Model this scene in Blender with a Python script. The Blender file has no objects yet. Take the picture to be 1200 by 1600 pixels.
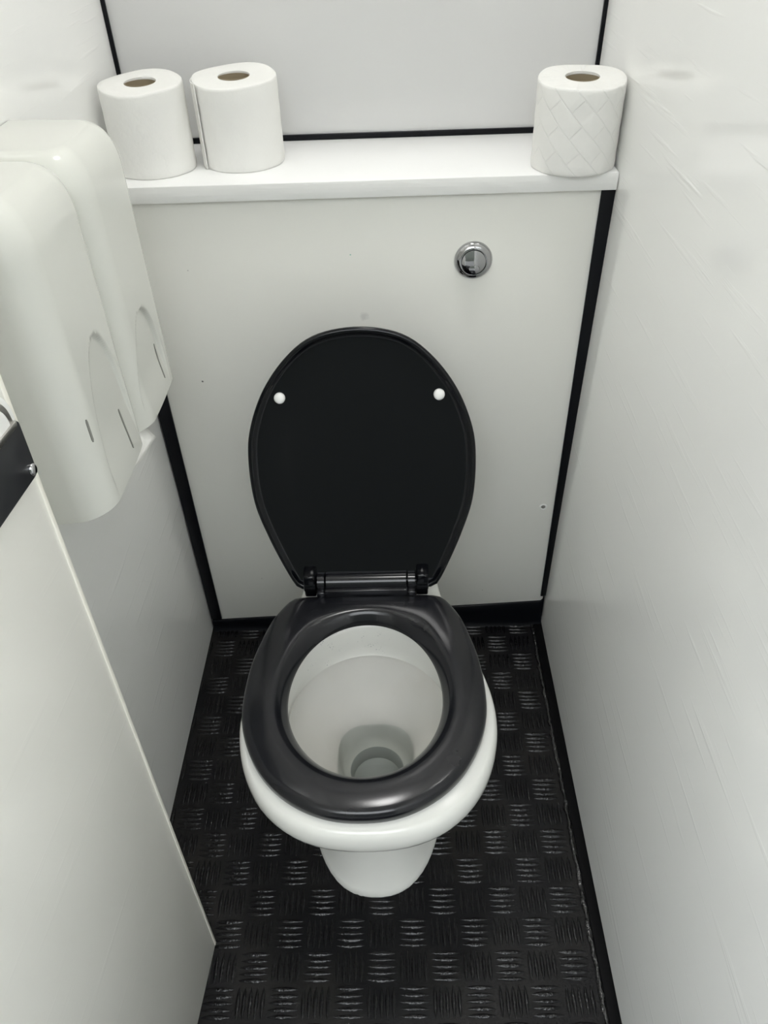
import bpy, bmesh, math, random
from mathutils import Vector, Matrix
random.seed(7)
C = bpy.context.scene.collection
sc = bpy.context.scene

# ------------------------------------------------------------------ camera
cam = bpy.data.cameras.new('camera')
cam.sensor_fit = 'HORIZONTAL'; cam.sensor_width = 36.0
cam.lens = 36.0 * 1202.38 / 1200.0
cam.clip_start = 0.01
co = bpy.data.objects.new('camera', cam); C.objects.link(co)
RR = Vector((0.99951674, 0.00339513, -0.0308993))
DD = Vector((-0.02136256, -0.6470765, -0.76212574))
FF = Vector((-0.02258173, 0.76241752, -0.64669126))
m = Matrix((RR, -DD, -FF)).transposed().to_4x4()
m.translation = Vector((0.4440, -1.1907, 1.3533))
co.matrix_world = m
sc.camera = co

# ------------------------------------------------------------------ world / light / exposure
sc.view_settings.view_transform = 'Standard'
sc.view_settings.look = 'None'
sc.view_settings.gamma = 1.0
sc.view_settings.use_curve_mapping = False
sc.view_settings.exposure = 0.47
sc.cycles.diffuse_bounces = 10; sc.cycles.max_bounces = 14
w = bpy.data.worlds.new('daylight'); sc.world = w; w.use_nodes = True
bg = w.node_tree.nodes['Background']
bg.inputs['Color'].default_value = (0.93, 0.97, 1.0, 1)
bg.inputs['Strength'].default_value = 5.0
LAMP_EMIT = 24.0
LAMP_POS = (0.46, -0.22, 2.40)
LAMP_R = 0.13

# ------------------------------------------------------------------ materials
def mat(name, col, rough=0.4, metal=0.0, spec=0.5, bump=None, coat=0.0, var=None, **kw):
    """bump: (scale xyz, noise scale, strength, distance); var: (noise scale, second colour, lo, hi)"""
    mt = bpy.data.materials.new(name); mt.use_nodes = True
    nt = mt.node_tree; b = nt.nodes['Principled BSDF']
    b.inputs['Base Color'].default_value = (*col, 1)
    b.inputs['Roughness'].default_value = rough
    b.inputs['Metallic'].default_value = metal
    b.inputs['Specular IOR Level'].default_value = spec
    b.inputs['Coat Weight'].default_value = coat
    b.inputs['Coat Roughness'].default_value = 0.05
    for k, v in kw.items(): b.inputs[k.replace('_', ' ')].default_value = v
    tc = nt.nodes.new('ShaderNodeTexCoord')
    if bump:
        mp = nt.nodes.new('ShaderNodeMapping'); mp.inputs['Scale'].default_value = bump[0]
        nz = nt.nodes.new('ShaderNodeTexNoise'); nz.inputs['Scale'].default_value = bump[1]
        nz.inputs['Detail'].default_value = 3
        bp = nt.nodes.new('ShaderNodeBump'); bp.inputs['Strength'].default_value = bump[2]
        bp.inputs['Distance'].default_value = bump[3]
        nt.links.new(tc.outputs['Object'], mp.inputs['Vector'])
        nt.links.new(mp.outputs['Vector'], nz.inputs['Vector'])
        if len(bump) > 4:          # keep only the sparse crests of the noise
            sp = nt.nodes.new('ShaderNodeMapRange')
            sp.inputs['From Min'].default_value, sp.inputs['From Max'].default_value = bump[4]
            nt.links.new(nz.outputs['Fac'], sp.inputs['Value']); nt.links.new(sp.outputs['Result'], bp.inputs['Height'])
        else: nt.links.new(nz.outputs['Fac'], bp.inputs['Height'])
        nt.links.new(bp.outputs['Normal'], b.inputs['Normal'])
    if var:
        n2 = nt.nodes.new('ShaderNodeTexNoise'); n2.inputs['Scale'].default_value = var[0]
        n2.inputs['Detail'].default_value = 4
        rp = nt.nodes.new('ShaderNodeMapRange')
        rp.inputs['From Min'].default_value = var[2]; rp.inputs['From Max'].default_value = var[3]
        mx = nt.nodes.new('ShaderNodeMix'); mx.data_type = 'RGBA'
        mx.inputs['A'].default_value = (*col, 1); mx.inputs['B'].default_value = (*var[1], 1)
        nt.links.new(tc.outputs['Object'], n2.inputs['Vector'])
        nt.links.new(n2.outputs['Fac'], rp.inputs['Value'])
        nt.links.new(rp.outputs['Result'], mx.inputs['Factor'])
        nt.links.new(mx.outputs['Result'], b.inputs['Base Color'])
    return mt

def add_spots(mt, spots):
    """small marks with a place of their own: (centre xyz, radius, colour, strength)"""
    nt = mt.node_tree; b = nt.nodes['Principled BSDF']
    tc = nt.nodes.new('ShaderNodeTexCoord')
    inp = b.inputs['Base Color']
    nz = nt.nodes.new('ShaderNodeTexNoise'); nz.inputs['Scale'].default_value = 180
    nt.links.new(tc.outputs['Object'], nz.inputs['Vector'])
    for c, r, col, s in spots:
        ds = nt.nodes.new('ShaderNodeVectorMath'); ds.operation = 'DISTANCE'
        ds.inputs[1].default_value = c
        nt.links.new(tc.outputs['Object'], ds.inputs[0])
        ad = nt.nodes.new('ShaderNodeMath'); ad.operation = 'MULTIPLY_ADD'
        ad.inputs[1].default_value = r * 1.2
        nt.links.new(nz.outputs['Fac'], ad.inputs[0]); nt.links.new(ds.outputs['Value'], ad.inputs[2])
        mr = nt.nodes.new('ShaderNodeMapRange')
        mr.inputs['From Min'].default_value = r * 1.6; mr.inputs['From Max'].default_value = r * 0.9
        mr.inputs['To Max'].default_value = s
        nt.links.new(ad.outputs['Value'], mr.inputs['Value'])
        mx = nt.nodes.new('ShaderNodeMix'); mx.data_type = 'RGBA'
        if inp.is_linked: nt.links.new(inp.links[0].from_socket, mx.inputs['A'])
        else: mx.inputs['A'].default_value = inp.default_value
        mx.inputs['B'].default_value = (*col, 1)
        nt.links.new(mr.outputs['Result'], mx.inputs['Factor'])
        nt.links.new(mx.outputs['Result'], inp)

M = {}
M['wall'] = mat('white_wall_board', (0.89, 0.89, 0.875), 0.10, bump=((60, 5, 95), 1.0, 0.50, 0.0007, (0.60, 0.78)))
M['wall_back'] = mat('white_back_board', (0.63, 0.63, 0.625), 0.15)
M['panel'] = mat('white_panel', (0.80, 0.795, 0.75), 0.32)
add_spots(M['panel'], [((0.096, 0, 0.656), 0.0022, (0.04, 0.03, 0.03), 1), ((0.372, 0, 0.878), 0.0016, (0.25, 0.5, 0.4), 1),
                       ((0.389, 0, 0.772), 0.009, (0.45, 0.45, 0.43), 0.4), ((0.11, 0, 0.86), 0.0012, (0.3, 0.3, 0.3), 0.8),
                       ((0.62, 0, 0.11), 0.0012, (0.3, 0.28, 0.25), 0.8), ((0.135, 0, 0.16), 0.0014, (0.3, 0.28, 0.25), 0.7)])
M['shelf'] = mat('white_shelf', (0.88, 0.88, 0.875), 0.4)
M['shelf_edge'] = mat('shelf_edge_tape', (0.80, 0.80, 0.785), 0.4, bump=((2, 1, 60), 3.0, 0.15, 0.003))
M['door'] = mat('cream_door', (0.85, 0.84, 0.79), 0.24, bump=((60, 5, 95), 1.0, 0.2, 0.0005, (0.60, 0.78)))
M['lipping'] = mat('door_edge_strip', (0.86, 0.84, 0.76), 0.35)
M['black'] = mat('black_trim', (0.0025, 0.003, 0.005), 0.35, spec=0.2)
M['matt'] = mat('matt_black_strip', (0.0025, 0.0025, 0.003), 0.55, spec=0.1)
M['rubber'] = mat('dusty_black_rubber', (0.004, 0.004, 0.005), 0.42, spec=0.2, bump=((1, 1, 1), 260.0, 0.4, 0.002), var=(7, (0.014, 0.013, 0.012), 0.42, 0.72))
M['rib'] = mat('shiny_rubber_rib', (0.003, 0.003, 0.004), 0.19, spec=0.36, bump=((1, 1, 1), 160.0, 0.5, 0.003))
M['sealant'] = mat('black_sealant', (0.004, 0.004, 0.005), 0.10, spec=0.9, bump=((1, 1, 1), 150.0, 0.7, 0.004))
M['seat'] = mat('black_seat_plastic', (0.008, 0.0085, 0.011), 0.16, spec=0.45, var=(14, (0.016, 0.016, 0.018), 0.5, 0.8))
M['lid'] = mat('black_lid_plastic', (0.003, 0.0035, 0.005), 0.12, spec=0.3)
M['ceramic'] = mat('white_ceramic', (0.71, 0.71, 0.675), 0.08)
def add_specks(mt, centre, radius):
    nt = mt.node_tree; b = nt.nodes['Principled BSDF']
    tc = nt.nodes.new('ShaderNodeTexCoord')
    vo = nt.nodes.new('ShaderNodeTexVoronoi'); vo.inputs['Scale'].default_value = 260
    nz = nt.nodes.new('ShaderNodeTexNoise'); nz.inputs['Scale'].default_value = 45
    ds = nt.nodes.new('ShaderNodeVectorMath'); ds.operation = 'DISTANCE'; ds.inputs[1].default_value = centre
    for n_ in (vo, nz, ds): nt.links.new(tc.outputs['Object'], n_.inputs[0])
    m1 = nt.nodes.new('ShaderNodeMapRange'); m1.inputs['From Min'].default_value = .26; m1.inputs['From Max'].default_value = .12
    nt.links.new(vo.outputs['Distance'], m1.inputs['Value'])
    m2 = nt.nodes.new('ShaderNodeMapRange'); m2.inputs['From Min'].default_value = .52; m2.inputs['From Max'].default_value = .66
    nt.links.new(nz.outputs['Fac'], m2.inputs['Value'])
    m3 = nt.nodes.new('ShaderNodeMapRange'); m3.inputs['From Min'].default_value = radius; m3.inputs['From Max'].default_value = radius*.4
    nt.links.new(ds.outputs['Value'], m3.inputs['Value'])
    p1 = nt.nodes.new('ShaderNodeMath'); p1.operation = 'MULTIPLY'; p2 = nt.nodes.new('ShaderNodeMath'); p2.operation = 'MULTIPLY'
    nt.links.new(m1.outputs[0], p1.inputs[0]); nt.links.new(m2.outputs[0], p1.inputs[1])
    nt.links.new(p1.outputs[0], p2.inputs[0]); nt.links.new(m3.outputs[0], p2.inputs[1])
    mx = nt.nodes.new('ShaderNodeMix'); mx.data_type = 'RGBA'
    mx.inputs['A'].default_value = b.inputs['Base Color'].default_value; mx.inputs['B'].default_value = (0.16, 0.18, 0.22, 1)
    nt.links.new(p2.outputs[0], mx.inputs['Factor']); nt.links.new(mx.outputs['Result'], b.inputs['Base Color'])
add_specks(M['ceramic'], (0.345, -0.36, 0.36), 0.11)
M['bowl_in'] = mat('bowl_inside', (0.71, 0.70, 0.665), 0.16, var=(6, (0.64, 0.615, 0.56), 0.5, 0.8))
M['plastic'] = mat('white_plastic', (0.68, 0.685, 0.64), 0.15, Subsurface_Weight=0.0)
M['slot'] = mat('slot_shadow', (0.22, 0.22, 0.20), 0.5)
M['white_pl'] = mat('bright_white_plastic', (0.86, 0.86, 0.84), 0.3)
M['tissue'] = mat('tissue_paper', (0.79, 0.785, 0.76), 0.9, spec=0.1, bump=((1, 1, 1), 42.0, 0.4, 0.005))
M['card'] = mat('cardboard', (0.22, 0.18, 0.12), 0.85, spec=0.1)
M['chrome'] = mat('chrome', (0.46, 0.46, 0.47), 0.05, metal=1.0)
M['steel'] = mat('dull_steel', (0.62, 0.61, 0.58), 0.3, metal=1.0)
M['latch'] = mat('black_latch', (0.014, 0.015, 0.018), 0.4)
M['ceil'] = mat('ceiling_white', (0.88, 0.88, 0.87), 0.5)
M['ground'] = mat('outside_ground', (0.12, 0.12, 0.115), 0.8)
M['blocker'] = mat('dark_blocker', (0.045, 0.05, 0.04), 0.8)  # dark colour of the added blocker outside the doorway
M['outlet'] = mat('outlet_shade_grey', (0.34, 0.35, 0.335), 0.4)  # grey stands in for the shade inside the trap hole
# sump water
wm = bpy.data.materials.new('water'); wm.use_nodes = True
nt = wm.node_tree; nt.nodes.remove(nt.nodes['Principled BSDF'])
tr_ = nt.nodes.new('ShaderNodeBsdfTransparent'); tr_.inputs['Color'].default_value = (0.90, 0.925, 0.915, 1)
gl_ = nt.nodes.new('ShaderNodeBsdfGlossy'); gl_.inputs['Roughness'].default_value = 0.02
fr_ = nt.nodes.new('ShaderNodeFresnel'); fr_.inputs['IOR'].default_value = 1.33
mx_ = nt.nodes.new('ShaderNodeMixShader')
nt.links.new(fr_.outputs[0], mx_.inputs[0]); nt.links.new(tr_.outputs[0], mx_.inputs[1]); nt.links.new(gl_.outputs[0], mx_.inputs[2])
nt.links.new(mx_.outputs[0], nt.nodes['Material Output'].inputs['Surface'])
M['water'] = wm
# lamp
lm = bpy.data.materials.new('lamp_diffuser'); lm.use_nodes = True
b = lm.node_tree.nodes['Principled BSDF']
b.inputs['Emission Color'].default_value = (1.0, 0.992, 0.972, 1)
b.inputs['Emission Strength'].default_value = LAMP_EMIT
M['lamp'] = lm
# embossed tissue: big diamond quilting lines
def emboss(mt, scale=19.0, strength=0.45):
    nt = mt.node_tree; b = nt.nodes['Principled BSDF']
    tc = nt.nodes.new('ShaderNodeTexCoord')
    sp = nt.nodes.new('ShaderNodeSeparateXYZ'); nt.links.new(tc.outputs['Object'], sp.inputs[0])
    at = nt.nodes.new('ShaderNodeMath'); at.operation = 'ARCTAN2'
    nt.links.new(sp.outputs['Y'], at.inputs[0]); nt.links.new(sp.outputs['X'], at.inputs[1])
    sc_ = nt.nodes.new('ShaderNodeMath'); sc_.operation = 'MULTIPLY'; sc_.inputs[1].default_value = 0.061
    nt.links.new(at.outputs[0], sc_.inputs[0])
    cb = nt.nodes.new('ShaderNodeCombineXYZ')
    nt.links.new(sc_.outputs[0], cb.inputs['X']); nt.links.new(sp.outputs['Z'], cb.inputs['Y'])
    rt = nt.nodes.new('ShaderNodeMapping'); rt.inputs['Rotation'].default_value = (0, 0, math.radians(45))
    nt.links.new(cb.outputs[0], rt.inputs['Vector'])
    br = nt.nodes.new('ShaderNodeTexBrick')
    br.inputs['Scale'].default_value = scale; br.inputs['Mortar Size'].default_value = 0.018
    br.inputs['Mortar Smooth'].default_value = 0.6
    br.inputs['Brick Width'].default_value = 0.9; br.inputs['Row Height'].default_value = 0.45
    nt.links.new(rt.outputs[0], br.inputs['Vector'])
    bp = nt.nodes.new('ShaderNodeBump'); bp.inputs['Strength'].default_value = strength; bp.inputs['Distance'].default_value = 0.0015
    bp.invert = True
    nt.links.new(br.outputs['Fac'], bp.inputs['Height'])
    old = b.inputs['Normal'].links[0].from_socket
    nt.links.new(old, bp.inputs['Normal'])
    nt.links.new(bp.outputs['Normal'], b.inputs['Normal'])
M['tissue_emb'] = mat('embossed_tissue', (0.79, 0.785, 0.76), 0.9, spec=0.1, bump=((1, 1, 1), 40.0, 0.5, 0.005))
emboss(M['tissue_emb'])

# ------------------------------------------------------------------ helpers
def mesh_obj(name, verts, faces, material, parent=None, smooth=True, loc=None, kind=None):
    me = bpy.data.meshes.new(name); me.from_pydata([tuple(v) for v in verts], [], faces); me.update()
    bm = bmesh.new(); bm.from_mesh(me); bmesh.ops.recalc_face_normals(bm, faces=bm.faces); bm.to_mesh(me); bm.free()
    if smooth:
        for p in me.polygons: p.use_smooth = True
    o = bpy.data.objects.new(name, me); C.objects.link(o)
    me.materials.append(material)
    if parent: o.parent = parent
    if loc: o.location = loc
    if kind: o['kind'] = kind
    return o

def auto_smooth(o, deg=35):
    me = o.data; bm = bmesh.new(); bm.from_mesh(me)
    for e in bm.edges:
        if len(e.link_faces) == 2 and e.calc_face_angle(0) > math.radians(deg): e.smooth = False
    bm.to_mesh(me); bm.free()

def loft(rings, cap0=False, cap1=False, closed=True):
    v = []; f = []
    n = len(rings[0])
    for r in rings: v += [tuple(p) for p in r]
    for i in range(len(rings) - 1):
        for j in range(n if closed else n - 1):
            k = (j + 1) % n
            f.append((i*n + j, i*n + k, (i+1)*n + k, (i+1)*n + j))
    if cap0: f.append(tuple(range(n))[::-1])
    if cap1: f.append(tuple((len(rings)-1)*n + j for j in range(n)))
    return v, f

def loft_obj(name, rings, material, parent=None, cap0=False, cap1=False, sharp=40, **k):
    v, f = loft(rings, cap0, cap1)
    o = mesh_obj(name, v, f, material, parent, **k)
    auto_smooth(o, sharp)
    return o

def box_obj(name, x0, x1, y0, y1, z0, z1, material, parent=None, bevel=0.0, seg=2, kind=None):
    v = [(x, y, z) for x in (x0, x1) for y in (y0, y1) for z in (z0, z1)]
    return hexa(name, v, material, parent, bevel, seg, kind)

def hexa(name, v, material, parent=None, bevel=0.0, seg=2, kind=None):
    """v: 8 corners ordered x-major, then y, then z"""
    f = [(0,1,3,2), (4,6,7,5), (0,4,5,1), (2,3,7,6), (0,2,6,4), (1,5,7,3)]
    me = bpy.data.meshes.new(name); me.from_pydata([tuple(p) for p in v], [], f); me.update()
    bm = bmesh.new(); bm.from_mesh(me); bmesh.ops.recalc_face_normals(bm, faces=bm.faces)
    if bevel: bmesh.ops.bevel(bm, geom=bm.edges[:], offset=bevel, segments=seg, profile=0.5, affect='EDGES')
    bm.to_mesh(me); bm.free()
    if bevel:
        for p in me.polygons: p.use_smooth = True
    o = bpy.data.objects.new(name, me); C.objects.link(o); me.materials.append(material)
    if bevel: auto_smooth(o, 50)
    if parent: o.parent = parent
    if kind: o['kind'] = kind
    return o

def revolve(name, prof, material, parent=None, n=48, mtx=None, cap0=True, cap1=True, sharp=40):
    """prof: (r, h) revolved about local z, then mtx"""
    rings = []
    for r, h in prof:
        ring = [Vector((r*math.cos(2*math.pi*i/n), r*math.sin(2*math.pi*i/n), h)) for i in range(n)]
        if mtx: ring = [mtx @ p for p in ring]
        rings.append(ring)
    return loft_obj(name, rings, material, parent, cap0, cap1, sharp)

def thing(name, label, cat, loc=(0, 0, 0), group=None):
    o = bpy.data.objects.new(name, None); C.objects.link(o); o.location = loc; o.empty_display_size = 0.05
    o['label'] = label; o['category'] = cat
    if group: o['group'] = group
    return o

def tag(o, label, cat, group=None):
    o['label'] = label; o['category'] = cat
    if group: o['group'] = group
    return o

def catmull(pts, per=8):
    n = len(pts); out = []
    for i in range(n):
        p0, p1, p2, p3 = (Vector(pts[(i+k-1) % n]) for k in range(4))
        for s in range(per):
            t = s/per
            out.append(0.5*((2*p1) + (-p0+p2)*t + (2*p0-5*p1+4*p2-p3)*t*t + (-p0+3*p1-3*p2+p3)*t**3))
    return out

def polar_outline(pts, c, N):
    """resample a closed star-shaped outline by angle about c"""
    pl = []
    for p in catmull(pts, 10):
        d = Vector((p[0]-c[0], p[1]-c[1])); pl.append((math.atan2(d.y, d.x), d.length))
    pl.sort()
    pl = [(pl[-1][0]-2*math.pi, pl[-1][1])] + pl + [(pl[0][0]+2*math.pi, pl[0][1])]
    res = []
    for i in range(N):
        a = -math.pi + 2*math.pi*(i+0.5)/N
        for k in range(len(pl)-1):
            if pl[k][0] <= a <= pl[k+1][0]:
                u = (a-pl[k][0])/max(1e-9, pl[k+1][0]-pl[k][0]); r = pl[k][1]*(1-u)+pl[k+1][1]*u; break
        res.append((a, r))
    return res

def sym(half, cx):
    """half outline [(half_width, y)...] from one pole to the other -> closed loop"""
    L = [(cx-h, y) for h, y in half]; R = [(cx+h, y) for h, y in half if h > 1e-6]
    return L + R[::-1]

def smooth01(t):
    t = max(0.0, min(1.0, t)); return t*t*(3-2*t)

# ------------------------------------------------------------------ the setting
YB = 0.2158          # back wall
YF = -1.40           # doorway wall
ZT = 2.40            # ceiling
ZS = 0.9937          # shelf top
def xr(z): return 0.76 + 0.0145*z
v = [(-0.03, YF, 0), (-0.03, YF, ZT), (-0.03, YB+.03, 0), (-0.03, YB+.03, ZT), (0, YF, 0), (0, YF, ZT), (0, YB+.03, 0), (0, YB+.03, ZT)]
hexa('wall_left', v, M['wall'], kind='structure')
v = [(xr(0), YF, 0), (xr(ZT), YF, ZT), (xr(0), YB+.03, 0), (xr(ZT), YB+.03, ZT), (.85, YF, 0), (.85, YF, ZT), (.85, YB+.03, 0), (.85, YB+.03, ZT)]
hexa('wall_right', v, M['wall'], kind='structure')
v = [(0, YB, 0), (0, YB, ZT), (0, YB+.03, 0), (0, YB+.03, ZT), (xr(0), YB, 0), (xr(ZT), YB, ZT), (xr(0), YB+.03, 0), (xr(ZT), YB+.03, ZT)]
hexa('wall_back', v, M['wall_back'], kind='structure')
floor = box_obj('floor', -0.03, 0.85, YF-0.06, YB+.03, -0.03, 0.0, M['rubber'], kind='structure')
box_obj('ceiling', -0.03, 0.85, YF-0.06, YB+.03, ZT, ZT+.03, M['ceil'], kind='structure')
# doorway wall behind the camera, with its opening
bm_v = []; bm_f = []
def addbox(x0, x1, y0, y1, z0, z1):
    b0 = len(bm_v)
    bm_v.extend([(x, y, z) for x in (x0, x1) for y in (y0, y1) for z in (z0, z1)])
    bm_f.extend([tuple(b0+i for i in q) for q in [(0,1,3,2), (4,6,7,5), (0,4,5,1), (2,3,7,6), (0,2,6,4), (1,5,7,3)]])
addbox(-0.03, 0.05, YF-.06, YF, 0, ZT); addbox(0.71, 0.85, YF-.06, YF, 0, ZT); addbox(0.05, 0.71, YF-.06, YF, 2.02, ZT)
mesh_obj('wall_front', bm_v, bm_f, M['wall'], smooth=False, kind='structure')
box_obj('ground', -3, 4, -6, YF-.06, -0.06, -0.03, M['ground'], kind='structure')
box_obj('reflection_blocker', -3, 4, -3.0, -2.9, -0.03, 2.0, M['blocker'], kind='structure')  # added, unseen: gives the raised lid something dark to reflect

# tread of the rubber mat: lens-shaped ribs, five to a cell, cells turned in a basket weave
def tread():
    verts = []; faces = []
    px, py = 0.0513, 0.0508
    x_0, y_0 = 0.525, -0.747
    for i in range(-11, 4):
        for j in range(-14, 16):
            cx = x_0 + (i+.5)*px; cy = y_0 + (j+.5)*py
            if cy > 0.0 or cy < YF: continue
            along_y = (i+j) % 2 == 0
            for k in range(5):
                off = (k-2)*0.0096
                L = 0.0238 * random.uniform(0.95, 1.0); wv = 0.0037 * random.uniform(0.9, 1.08); h = 0.0021*random.uniform(.85, 1.1)
                b0 = len(verts); S = 6
                jit = random.uniform(-.0004, .0004)
                for s in range(S+1):
                    t = -1 + 2*s/S
                    ww = wv*(1-t*t)**0.75 + 0.0002; hh = h*(1-t*t)**0.5
                    for q, hq in ((-1, 0), (-.5, .8), (0, 1), (.5, .8), (1, 0)):
                        a, bb = t*L, off + jit + q*ww
                        X, Y = (cx+bb, cy+a) if along_y else (cx+a, cy+bb)
                        verts.append((X, Y, hq*hh - (0.0003 if hq == 0 else 0)))
                if max(p[0] for p in verts[b0:]) > 0.7345 or min(p[0] for p in verts[b0:]) < 0.001:
                    del verts[b0:]; continue
                for s in range(S):
                    for q in range(4):
                        a = b0 + s*5 + q
                        faces.append((a, a+1, a+6, a+5))
    o = mesh_obj('tread_ribs', verts, faces, M['rib'], floor, kind='stuff')
tread()

# sealed edge of the mat along the right wall
pts = []
N = 150
rings = []
for s in range(N+1):
    y = YF + (0.0-YF)*s/N
    rx = 0.0040*random.uniform(.6, 1.35); cx = 0.7380 + random.uniform(-.0016, .0014)
    ring = [(cx + rx*math.cos(a), y, max(-.0005, 0.0042*math.sin(a)*random.uniform(.55, 1.3))) for a in [math.pi*k/6 for k in range(7)]]
    rings.append(ring)
v, f = loft(rings, closed=False)
o = mesh_obj('sealant_bead', v, f, M['sealant'], floor)
o['label'] = 'glossy bead of black sealant along the right edge of the mat'
box_obj('trim_1', 0.742, xr(0)+.0005, YF, 0.10, -0.001, 0.0035, M['matt'], bevel=.001, kind='structure')

# black strips: trim_2 left of panel, trim_3 right of panel, corners of the back wall, foot of the back wall
hexa('trim_2', [(0.003, -.004, .034), (0.003, -.004, .968), (.003, .002, .034), (.003, .002, .968),
                (0.0265, -.004, .034), (0.028, -.004, .968), (.0265, .002, .034), (.028, .002, .968)], M['black'], bevel=.001, kind='structure')
hexa('trim_3', [(0.750, -.004, .090), (0.7535, -.004, .968), (.750, .002, .090), (.7535, .002, .968),
                (0.7625, -.004, .092), (0.7745, -.004, .968), (.7625, .002, .092), (.7745, .002, .968)], M['black'], bevel=.001, kind='structure')
box_obj('trim_4', 0.0, 0.0065, YB-.006, YB, ZS, ZT, M['black'], bevel=.001, kind='structure')
hexa('trim_5', [(xr(ZS)-.0065, YB-.006, ZS), (xr(ZT)-.0065, YB-.006, ZT), (xr(ZS)-.0065, YB, ZS), (xr(ZT)-.0065, YB, ZT),
                (xr(ZS), YB-.006, ZS), (xr(ZT), YB-.006, ZT), (xr(ZS), YB, ZS), (xr(ZT), YB, ZT)], M['black'], bevel=.001, kind='structure')
box_obj('trim_6', 0.007, xr(ZS)-.007, YB-.005, YB, ZS, ZS+.009, M['black'], bevel=.001, kind='structure')
# coved black skirting at the foot of the panel, higher at its right end
prof = []
rings = []
for x, zt in ((.004, .030), (.2, .041), (.4, .052), (.6, .064), (.752, .074), (.757, .080), (.7585, .090)):
    rings.append([(x, 0.001, 0.0), (x, -0.012, 0.0), (x, -0.0085, 0.004), (x, -0.0055, .012), (x, -.0048, zt*.6), (x, -.0042, zt-.001), (x, -.003, zt), (x, .001, zt)])
loft_obj('baseboard_back', rings, M['black'], None, True, True, 50, kind='structure')

# ------------------------------------------------------------------ door, standing open along the left wall
def door_pt(y, z, depth=0.0):      # depth: out of the face towards the room
    return Vector((0.124 + 0.0198*z + 0.072*(y+0.686) + depth, y, z))
DY0, DY1, DZ0, DZ1, DT = -1.34, -0.686, 0.004, 1.96, 0.030
v = [door_pt(y, z, d) for d in (-DT, 0) for y in (DY0, DY1) for z in (DZ0, DZ1)]
door = hexa('door_1', v, M['door'], bevel=.0015, kind='structure')
v = [door_pt(y, z, d) for d in (-DT+.001, .0008) for y in (DY1-.0045, DY1+.0012) for z in (DZ0+.002, DZ1-.002)]
o = hexa('edge_strip', v, M['lipping'], door, bevel=.0010); o['label'] = 'cream edge strip along the free edge of the door'
# latch
def face_plate(name, outline, d0, d1, material, parent, bev=.0012):
    n = len(outline)
    cy = sum(p[0] for p in outline)/n; cz = sum(p[1] for p in outline)/n
    def ring(sh, d): 
        out = []
        for (y, z) in outline:
            dy, dz = y-cy, z-cz; L = math.hypot(dy, dz)
            out.append(door_pt(cy+dy*(1-sh/L), cz+dz*(1-sh/L), d))
        return out
    return loft_obj(name, [ring(0, d0), ring(0, d1-bev), ring(bev*.3, d1-bev*.3), ring(bev, d1)], material, parent, False, True, 60)
def round_rect(y0, y1, z0, z1, r, n=6):
    o = []
    for cy, cz, a0 in ((y1-r, z1-r, 0), (y0+r, z1-r, 90), (y0+r, z0+r, 180), (y1-r, z0+r, 270)):
        for k in range(n+1):
            a = math.radians(a0 + 90*k/n); o.append((cy+r*math.cos(a), cz+r*math.sin(a)))
    return o
latch = face_plate('latch_plate', round_rect(-.775, -.6895, .9785, 1.0315, .005), -.0005, .0042, M['latch'], door)
latch['label'] = 'black latch plate on the door face'
for yy, zz in ((-.6965, .987), (-.768, .987)):
    face_plate('screw', [(yy+.0048*math.cos(a), zz+.0055*math.sin(a)) for a in [2*math.pi*k/20 for k in range(20)]], .004, .0072, M['chrome'], latch, .0022)
face_plate('latch_lip', round_rect(-.775, -.6935, 1.0275, 1.0325, .0015), -.0005, .0050, M['steel'], latch)
cyy, czz = -.7215, 1.034
for k, (r, d) in enumerate(((.033, .0014), (.0275, .0024), (.0215, .0034))):
    face_plate('ring' if k else 'rosette', [(cyy+r*math.cos(a), czz+r*math.sin(a)) for a in [2*math.pi*q/48 for q in range(48)]], -.0005 + (k*.0009), d, M['steel'] if k == 1 else M['white_pl'], door if k == 0 else bpy.data.objects['rosette'], .0008)

# ------------------------------------------------------------------ panel, shelf
panel = hexa('cistern_panel', [(0.024, 0.0, .030), (0.024, 0, .9686), (.024, .018, .030), (.024, .018, .9686),
                       (0.7565, 0.0, .073), (0.7565, 0, .9686), (.7565, .018, .073), (.7565, .018, .9686)], M['panel'], bevel=.0008)
tag(panel, 'flat white board that hides the cistern behind the toilet, edged with black strips', 'panel')
mtx = Matrix.Translation((0.730, 0, 0.348)) @ Matrix.Rotation(math.pi/2, 4, 'X')
cap = revolve('screw_cap', [(.0074, -.001), (.0074, .0006), (.0066, .0012), (.0052, .0012), (.0046, .0004), (.0042, -.0004)], M['white_pl'], panel, 28, mtx)
hole = revolve('screw_recess', [(.0042, .0003), (.0030, .0009), (.0010, .0011)], M['slot'], panel, 20, mtx); hole['label'] = 'grey recess in the small white screw cap'
shelf = thing('shelf', 'white boxed shelf running wall to wall above the toilet', 'shelf', (0.38, 0.1, ZS))
def child_box(name, *a, **k):
    o = box_obj(name, *a, **k); p = o.parent
    if p: o.matrix_parent_inverse = Matrix.Translation(p.location).inverted()
    return o
child_box('shelf_top', 0.001, 0.7728, -0.0105, YB, ZS-.018, ZS, M['shelf'], shelf, bevel=.0006)
e = child_box('front_edge', 0.001, 0.7728, -0.0118, -.0095, ZS-.0245, ZS-.0004, M['shelf_edge'], shelf, bevel=.0005)
e['label'] = 'slightly worn edge tape along the shelf front'

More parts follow.
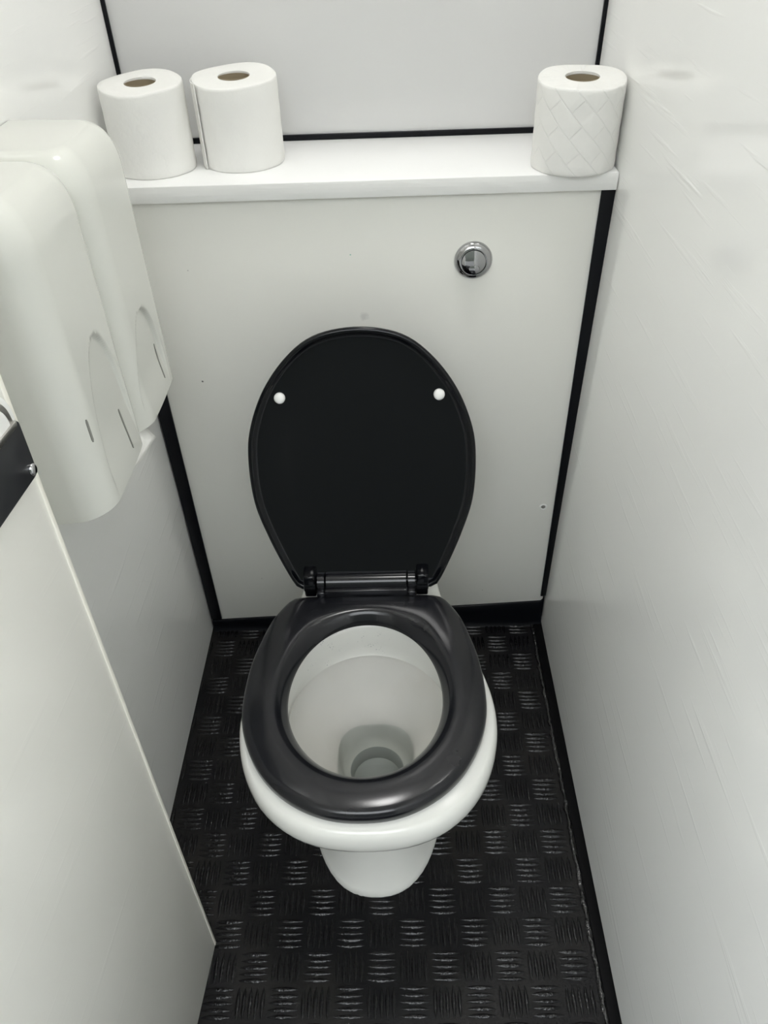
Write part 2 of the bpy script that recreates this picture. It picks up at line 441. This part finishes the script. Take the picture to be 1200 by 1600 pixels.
# ------------------------------------------------------------------ flush button
fb = thing('flush_button', 'round chrome push button set in the white board, right of the raised lid', 'flush button', (0.5665, 0, .864))
mt0 = Matrix.Rotation(math.pi/2, 4, 'X')
revolve('bezel', [(.0300, -.001), (.0303, .0015), (.0298, .0035), (.0285, .0058), (.0262, .0078), (.0235, .0093), (.0212, .0102), (.0204, .0100), (.0200, .0070)], M['chrome'], fb, 64, mt0, True, True)
big = revolve('large_button', [(.0194, .0065), (.0194, .0098), (.0188, .0107), (.0150, .0118), (.0100, .0128), (.005, .0133), (.0012, .0134)], M['chrome'], fb, 56, mt0, False, True)
ov = []
for r, h in ((1, .0100), (1, .0128), (.93, .0136), (.6, .0140), (.1, .0141)):
    ov.append([mt0 @ Vector((.0085*r*math.cos(a)+.001, .0062*r*math.sin(a)-.0095, h)) for a in [2*math.pi*k/32 for k in range(32)]])
loft_obj('small_button', ov, M['chrome'], fb, False, True)

# ------------------------------------------------------------------ toilet
TX = 0.3825
toilet = thing('toilet', 'white ceramic toilet with black seat down and black lid raised', 'toilet', (0, 0, 0))
def ell_ring(cx, yw, hw, lf, lb, z, N=96, nf=2.0, nb=2.4):
    out = []
    for i in range(N):
        a = 2*math.pi*i/N
        s, c = math.sin(a), math.cos(a)          # c>0 towards the back
        if c >= 0:
            e = 2/nb; out.append((cx + hw*math.copysign(abs(s)**e, s), yw + lb*abs(c)**e, z))
        else:
            e = 2/nf; out.append((cx + hw*math.copysign(abs(s)**e, s), yw - lf*abs(c)**e, z))
    return out
BX = 0.3875
rim_half = [(0, -.205), (.09, -.206), (.115, -.22), (.125, -.27), (.145, -.33), (.171, -.40), (.189, -.47), (.192, -.53), (.178, -.59), (.150, -.640), (.110, -.676), (.060, -.6965), (0, -.7025)]
rim_pol = polar_outline(sym(rim_half, BX), (BX, -.46), 96)
def rim_ring(scale, z, dy=0.0, inset=0.0):
    return [(BX + (r*scale-inset)*math.cos(a), -.46 + dy + (r*scale-inset)*math.sin(a), z) for a, r in rim_pol]
def pol_ell(hw, yf, yb, z, n=2.0, cx=BX):
    """egg outline sampled at the same angles about (BX,-.46)"""
    out = []
    cyy = (yf+yb)/2; hl = (yb-yf)/2
    for a, r in rim_pol:
        # superellipse about its own centre
        c, s = math.cos(a), math.sin(a)
        q = (abs(c/hw)**n + abs(s/hl)**n)**(-1/n)
        out.append((cx+q*c, cyy+q*s, z))
    return out
inner = lambda hw, yf, yb, z: pol_ell(hw, yf, yb, z)
rings = [pol_ell(.124, -.614, -.10, 0.0, 2.4), pol_ell(.125, -.6145, -.10, .007, 2.4), pol_ell(.122, -.609, -.105, .013, 2.4),
         pol_ell(.117, -.597, -.11, .03, 2.4), pol_ell(.111, -.580, -.12, .08, 2.4), pol_ell(.109, -.570, -.13, .14, 2.4), pol_ell(.112, -.568, -.14, .19, 2.3),
         pol_ell(.123, -.585, -.155, .235, 2.2), pol_ell(.145, -.617, -.175, .275, 2.2), pol_ell(.168, -.655, -.19, .305, 2.15),
         rim_ring(.945, .325), rim_ring(.985, .338), rim_ring(1.0, .350), rim_ring(1.0, .362), rim_ring(.992, .373), rim_ring(.975, .3805), rim_ring(.955, .383),
         pol_ell(.135, -.640, -.330, .383), pol_ell(.130, -.634, -.336, .381), pol_ell(.128, -.631, -.339, .375), pol_ell(.1275, -.629, -.341, .34), pol_ell(.128, -.629, -.345, .322),
         pol_ell(.131, -.631, -.348, .318), pol_ell(.150, -.646, -.328, .323)]
loft_obj('pan', rings, M['ceramic'], toilet, True, False, 50)
# bowl below the rim
def seg_ring(cx, cy, hx, hy, z, n=2.0):
    out = []
    for a, r in rim_pol:
        c, s = math.cos(a), math.sin(a)
        q = (abs(c/hx)**n + abs(s/hy)**n)**(-1/n)
        out.append((cx+q*c, cy+q*s, z))
    return out
bw = [seg_ring(BX, -.487, .150, .159, .323), seg_ring(BX, -.485, .146, .154, .295), seg_ring(BX, -.480, .129, .137, .265, 2.1), seg_ring(BX, -.474, .108, .121, .232, 2.3),
      seg_ring(BX, -.466, .085, .100, .203, 2.7), seg_ring(BX+.002, -.458, .071, .080, .185, 3.0), seg_ring(BX+.003, -.452, .066, .068, .172, 2.8), seg_ring(BX+.004, -.449, .0625, .062, .158, 2.5),
      seg_ring(BX+.004, -.448, .060, .059, .145), seg_ring(BX+.004, -.447, .056, .055, .132), seg_ring(BX+.004, -.447, .047, .046, .124)]
bowl = loft_obj('bowl', bw, M['bowl_in'], toilet, False, False, 60)
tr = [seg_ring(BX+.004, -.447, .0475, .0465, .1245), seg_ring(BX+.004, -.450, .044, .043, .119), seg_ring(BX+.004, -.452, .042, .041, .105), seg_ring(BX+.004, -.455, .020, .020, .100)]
t_ = loft_obj('trap', tr, M['outlet'], toilet, False, True, 60); t_['label'] = 'outlet at the bottom of the bowl, its shade painted grey'
wr = [seg_ring(BX+.003, -.452, .0660, .0675, .1705, 2.8), seg_ring(BX+.003, -.452, .04, .04, .1705), seg_ring(BX+.003, -.452, .006, .006, .1705)]
loft_obj('water', wr, M['water'], toilet, False, True)

# pipes at the back of the pan, into the board
def tube(name, path, r, material, parent, n=20):
    rings = []
    P = [Vector(p) for p in path]
    for i, p in enumerate(P):
        d = (P[min(i+1, len(P)-1)] - P[max(i-1, 0)]).normalized()
        u = d.cross(Vector((1, 0, 0))).normalized(); w_ = d.cross(u)
        rings.append([p + r*(math.cos(2*math.pi*k/n)*u + math.sin(2*math.pi*k/n)*w_) for k in range(n)])
    return loft_obj(name, rings, material, parent, True, True, 60)
tube('flush_pipe', [(TX, -.23, .33), (TX, -.15, .33), (TX, -.05, .33), (TX, -.0005, .33)], .022, M['white_pl'], toilet)
tube('soil_pipe', [(TX, -.16, .19), (TX, -.08, .19), (TX, -.03, .19), (TX, -.0005, .19)], .052, M['white_pl'], toilet)

# seat ring
seat_half = [(0, -.2865), (.07, -.2865), (.112, -.2875), (.128, -.293), (.143, -.313), (.159, -.347), (.1765, -.416), (.182, -.478), (.179, -.53), (.163, -.579), (.1355, -.623), (.097, -.657), (.05, -.6785), (0, -.6845)]
N2 = 128
SC = (TX+.001, -.487)
so = polar_outline(sym(seat_half, TX), SC, N2)
def hole_r(a):
    # egg-shaped hole, a little longer to the front
    hx = .1165; hy = .131 if math.sin(a) < 0 else .1475
    return ((math.cos(a)/hx)**2 + (math.sin(a)/hy)**2)**-0.5
prof = [(0.02, -.004), (0.0, -.001), (0.0, .007), (0.02, .0125), (0.05, .0158), (.10, .0178), (.18, .0190), (.34, .0204), (.52, .0212), (.66, .0212), (.74, .0203), (.80, .0180), (.86, .0140), (.92, .0085), (.97, .0030), (1.0, -.0015), (.985, -.004)]
rings = []
for t, z in prof:
    ring = []
    for a, r in so:
        rr = r*(1-t) + hole_r(a)*t
        ring.append((SC[0] + rr*math.cos(a), SC[1] + rr*math.sin(a), .3885 + z))
    rings.append(ring)
rings.append(rings[0])
loft_obj('seat', rings, M['seat'], toilet, False, False, 60)

# lid, raised and leaning back: built in its own plane (x, u) with n towards the viewer
TH = math.radians(20)
LO = Vector((TX, -.271, .425)); LU = Vector((0, math.sin(TH), math.cos(TH))); LN = Vector((0, -math.cos(TH), math.sin(TH)))
def lp(x, u, n): return LO + Vector((x, 0, 0)) + LU*u + LN*n
lid_half = [(0, -.016), (.07, -.016), (.109, -.0165), (.121, -.008), (.1385, .0275), (.160, .081), (.1775, .14), (.182, .207), (.1755, .262), (.151, .323), (.1115, .375), (.065, .4075), (0, .4185)]
LC = (0, .20)
lo = polar_outline(sym(lid_half, 0), LC, N2)
def lring(inset, n, k=1.0):
    return [lp(LC[0]+(r-inset)*k*math.cos(a), LC[1]+(r-inset)*k*math.sin(a), n) for a, r in lo]
rings = [lring(.05, -.016, .02), lring(.05, -.0155, .6), lring(.012, -.013), lring(.003, -.009), lring(0, -.004), lring(0, 0), lring(.0015, .0022), lring(.0045, .003), lring(.0078, .0022), lring(.0095, -.0005),
         lring(.0125, -.0025), lring(.019, -.0034), lring(.03, -.0038, .8), lring(.03, -.0042, .4), lring(.03, -.0044, .02)]
lid = loft_obj('lid', rings, M['lid'], toilet, True, True, 70)
for x in (-.1245, .1240):
    u0 = .3125
    q = Matrix.Translation(lp(x, u0, -.004)) @ LN.to_track_quat('Z', 'Y').to_matrix().to_4x4()
    o = revolve('bumper', [(.0088, -.001), (.0088, .0035), (.0080, .0058), (.0060, .0072), (.0030, .0078), (.0006, .008)], M['white_pl'], lid, 28, q, True, True, 60)
    o['label'] = 'round white rubber bumper on the inside of the lid'
# hinge
def barrel(name, x0, x1, r, cy, cz, parent, material, flat=None):
    n = 32; rings = []
    for x, rr in ((x0, r-.002), (x0+.0012, r), (x1-.0012, r), (x1, r-.002)):
        ring = []
        for k in range(n):
            a = 2*math.pi*k/n
            y, z = cy + rr*math.cos(a), cz + rr*math.sin(a)
            ring.append((x, y, z))
        rings.append(ring)
    return loft_obj(name, rings, material, parent, True, True, 40)
HY, HZ = -.272, .4215
hb = barrel('hinge_barrel', .3135, .4505, .0155, HY, HZ, toilet, M['seat'])
hexa('hinge_foot', [(x, y, z) for x in (.3125, .4515) for y in (-.2935, -.262) for z in (.384, .4205)], M['seat'], hb, bevel=.002)
for x0, x1 in ((.2985, .3125), (.4515, .4655)):
    l_ = barrel('seat_lug', x0, x1, .0148, HY, HZ, toilet, M['seat'])
    hexa('lug_foot', [(x, y, z) for x in (x0+.0005, x1-.0005) for y in (-.2955, -.262) for z in (.386, .4175)], M['seat'], l_, bevel=.002)
for x0, x1 in ((.277, .2975), (.4665, .487)):
    k_ = barrel('lid_knuckle', x0, x1, .0172, HY, HZ, lid, M['lid'])
    hexa('knuckle_web', [(x, y, z) for x in (x0+.0005, x1-.0005) for y in (-.287, -.256) for z in (.400, .447)], M['lid'], k_, bevel=.003)
for x in (.305, .459):
    q = Matrix.Translation((x, -.262, .383))
    revolve('hinge_bolt', [(.011, 0), (.011, .010), (.009, .012), (.001, .0125)], M['seat'], toilet, 20, q)

# ------------------------------------------------------------------ toilet rolls on the shelf
def paper_roll(loc, R, H, rc, label, material, seed, flap=None, rot=0.0):
    rnd = random.Random(seed)
    t = thing('toilet_roll', label, 'toilet roll', loc, 'toilet rolls standing on the shelf')
    t.rotation_euler = (0, 0, rot)
    N = 96
    ph = [rnd.uniform(0, 6.28) for _ in range(6)]
    def wob(a, h): return 1 + .008*math.sin(2*a+ph[0]) + .005*math.sin(3*a+ph[1]) + .004*math.sin(5*a+ph[2]+h*20) + .0035*math.sin(9*a+ph[3]-h*45)
    rings = []
    pr = [(rc, .002), (R*.97, .0003), (R*.99, .0010), (R, .0035)] + [(R*(1+.004*math.sin(k*1.7)), H*k/14) for k in range(1, 14)] + [(R, H-.004), (R*.993, H-.0010), (R*.975, H)] + [(R*.975-(R*.975-rc)*k/5, H+.0005*math.sin(k*1.3+seed)) for k in range(1, 6)] + [(rc, H-.003)]
    for i, (r, h) in enumerate(pr):
        rings.append([( (r*wob(a, h) if r > rc*1.3 else r)*math.cos(a), (r*wob(a, h) if r > rc*1.3 else r)*math.sin(a), h + (h/H)**2*.0055*r*math.sin(a-rot)/R + (.0012*math.sin(3*a+ph[4]) if h > H*.9 and r > rc*1.2 else 0)) for a in [2*math.pi*k/N for k in range(N)]])
    loft_obj('paper', rings, material, t, False, False, 75)
    core = loft_obj('cardboard_core', [[(r*math.cos(a), r*math.sin(a)*.97, h) for a in [2*math.pi*k/40 for k in range(40)]] for r, h in
             ((rc-.0002, .001), (rc-.0002, H-.0015), (rc-.0016, H-.0010), (rc-.0022, H-.002), (rc-.0022, .001), (rc-.0002, .001))], M['card'], t, False, False, 50)
    core['label'] = 'brown cardboard tube in the middle of the roll'
    if flap:
        a0, a1 = flap; n = 40; rings = []
        for d in (.0004, .0018):
            for h in (.0015, H*.33, H*.66, H-.002):
                rings.append([((R*wob(a0+(a1-a0)*k/n, h) + d + .0022*max(0, (k-30)/10)**2)*math.cos(a0+(a1-a0)*k/n),
                               (R*wob(a0+(a1-a0)*k/n, h) + d + .0022*max(0, (k-30)/10)**2)*math.sin(a0+(a1-a0)*k/n), h) for k in range(n+1)])
        v = []; f = []; m_ = n+1
        for r in rings: v += r
        for s in (0, 4):
            for i in range(3):
                for j in range(n): f.append((( s+i)*m_+j, (s+i)*m_+j+1, (s+i+1)*m_+j+1, (s+i+1)*m_+j))
        for i in range(3): f.append((i*m_+n, (i+1)*m_+n, (i+5)*m_+n, (i+4)*m_+n))
        for j in range(n):
            f.append((j, j+1, 4*m_+j+1, 4*m_+j)); f.append((3*m_+j, 3*m_+j+1, 7*m_+j+1, 7*m_+j))
        s_ = mesh_obj('loose_sheet', v, f, material, t); auto_smooth(s_, 50)
        s_['label'] = 'loose end sheet with a straight vertical edge'
    return t
paper_roll((.073, .080, ZS), .0612, .121, .0235, 'leftmost roll of white toilet paper, on the shelf in the left corner behind the dispensers', M['tissue'], 3)
paper_roll((.208, .1035, ZS), .0638, .121, .024, 'white toilet paper roll with a loose sheet edge, second from the left on the shelf', M['tissue'], 5, flap=(math.radians(100), math.radians(218)))
paper_roll((.7115, .0305, ZS), .0612, .118, .024, 'diamond embossed white toilet paper roll alone at the right end of the shelf', M['tissue_emb'], 8)

# ------------------------------------------------------------------ the two dispensers on the left wall
def dispenser(y0, y1, z0, z1, dx, arch_c, arch_h, arch_w, label, slots):
    t = thing('paper_dispenser', label, 'dispenser', (0, (y0+y1)/2, z0), 'white plastic paper dispensers on the left wall')
    L = y1-y0; H = z1-z0; yc = (y0+y1)/2
    R = .036                                   # vertical front corners
    # outline from wall (near side) round the front to wall (far side)
    def outline(inset):
        pts = []
        h = L/2-inset; d = dx-inset; r = max(.004, R-inset*.6)
        for k in range(12): pts.append((0.001 + (d-r-.001)*k/12, -h))
        for k in range(41):
            a = -math.pi/2 + math.pi/2*k/40; pts.append((d-r+r*math.cos(a), -h+r+r*math.sin(a)))
        nf = 110
        for k in range(1, nf): pts.append((d, -h+r+(2*h-2*r)*k/nf))
        for k in range(41):
            a = math.pi/2*k/40; pts.append((d-r+r*math.cos(a), h-r+r*math.sin(a)))
        for k in range(1, 13): pts.append((d-r-(d-r-.001)*k/12, h))
        return pts
    def disp(x, y, z):
        bulge = .003*(1-(2*y/L)**2)*(x/dx)**2
        ya = y + yc - arch_c
        dep = 0
        if x > dx*.6 and z < arch_h:
            hw = arch_w*max(0, 1-(z/arch_h)**2.6)**0.55
            ins = (hw-abs(ya))
            if z > arch_h*.8: ins = min(ins, (arch_h-z)*1.0)
            dep = smooth01(ins/.005)*.0052*smooth01(z/(.45*arch_h))
        return x + bulge - dep
    rings = []
    zs = [H*.86*k/84 for k in range(85)]
    Rt = H*.14
    lv = [(z, 0.0) for z in zs] + [(H-Rt+Rt*math.sin(a), .026*(1-math.cos(a))) for a in [math.pi/2*k/14 for k in range(1, 15)]]
    for z, ins in lv:
        ring = []
        for (x, y) in outline(ins):
            zz = z
            if z < .02: zz = z - (1-z/.02)*(.012*(1-x/dx))          # lower edge falls towards the wall
            if z > H-Rt: zz = z + .003*(1-x/dx)
            ring.append((disp(x, y, z), y, zz))
        rings.append(ring)
    n = len(rings[0])
    v, f = loft(rings, closed=False)
    top = (len(rings)-1)*n
    # close the top: near-side points to far-side points
    for j in range(n//2 - 1): f.append((top+j, top+j+1, top+n-2-j, top+n-1-j))
    b0 = len(v)
    for j in range(n): v.append((0.0008, v[j][1], min(v[j][2], -.0119)))
    for j in range(n-1): f.append((j, b0+j, b0+j+1, j+1))
    c = mesh_obj('cover', v, f, M['plastic'], t); auto_smooth(c, 48)
    for (ys, za, zb, wd) in slots:
        y = ys-yc; q = L/2-R
        vv = []
        for z in (za-z0, za-z0+.003, (za+zb)/2-z0, zb-z0-.003, zb-z0):
            for s in (-1, 1):
                yy = y + s*wd*(.4 if z in (za-z0, zb-z0) else 1)
                base = dx
                if abs(yy) > q: base = dx-R+math.sqrt(max(0, R*R-(abs(yy)-q)**2))
                for e in (.0009, -.004): vv.append((disp(base, yy, z)+e, yy, z))
        ff = []
        for i in range(4):
            a = i*4
            ff += [(a, a+2, a+6, a+4), (a+1, a+5, a+7, a+3), (a, a+4, a+5, a+1), (a+2, a+3, a+7, a+6)]
        ff += [(0, 1, 3, 2), (16, 18, 19, 17)]
        s_ = mesh_obj('slot', vv, ff, M['slot'], t, smooth=False); s_['label'] = 'thin dark slot in the dispenser front'
    bp = box_obj('back_plate', 0.0, .004, -L/2+.006, L/2-.006, -.010, H-.02, M['white_pl'], t, bevel=.001)
    return t
dispenser(-.545, -.372, .803, 1.138, .120, -.455, .178, .056, 'nearer white plastic paper dispenser on the left wall, beside the open door',
          [(-.4335, .821, .876, .0013), (-.522, .892, .920, .0011)])
dispenser(-.371, -.198, .798, 1.134, .120, -.298, .138, .056, 'farther white plastic paper dispenser on the left wall, nearest the toilet rolls',
          [(-.262, .817, .869, .0012), (-.366, .826, .845, .0011)])
# tissue end hanging below the covers
n = 14; rings = []
for s in range(9):
    u = s/8
    ring = []
    for k in range(n+1):
        q = k/n
        y = -.47 + .124*q
        ring.append((.098 + .020*u*(.4+.6*q) + .002*math.sin(6*q), y + .006*u*q,   .812 - .040*u*(.35+.65*smooth01(q*1.4)) ))
    rings.append(ring)
v, f = loft(rings, closed=False)
tp = mesh_obj('paper_sheet', v, f, M['tissue'])
so_ = tp.modifiers.new('thickness', 'SOLIDIFY'); so_.thickness = .0008
tag(tp, 'white tissue sheet poking out below the two dispensers on the left wall', 'tissue')

# ------------------------------------------------------------------ ceiling lamp (above the frame)
lamp = thing('ceiling_light', 'round white ceiling light above the toilet cubicle', 'ceiling light', (LAMP_POS[0], LAMP_POS[1], ZT))
revolve('lamp_base', [(LAMP_R+.018, 0), (LAMP_R+.018, -.014), (LAMP_R+.012, -.020), (LAMP_R, -.020), (LAMP_R, -.010)], M['white_pl'], lamp, 56, None, True, True)
revolve('diffuser', [(LAMP_R-.002, -.012), (LAMP_R-.004, -.026), (LAMP_R*.85, -.040), (LAMP_R*.5, -.050), (.004, -.053)], M['lamp'], lamp, 56, None, False, True)
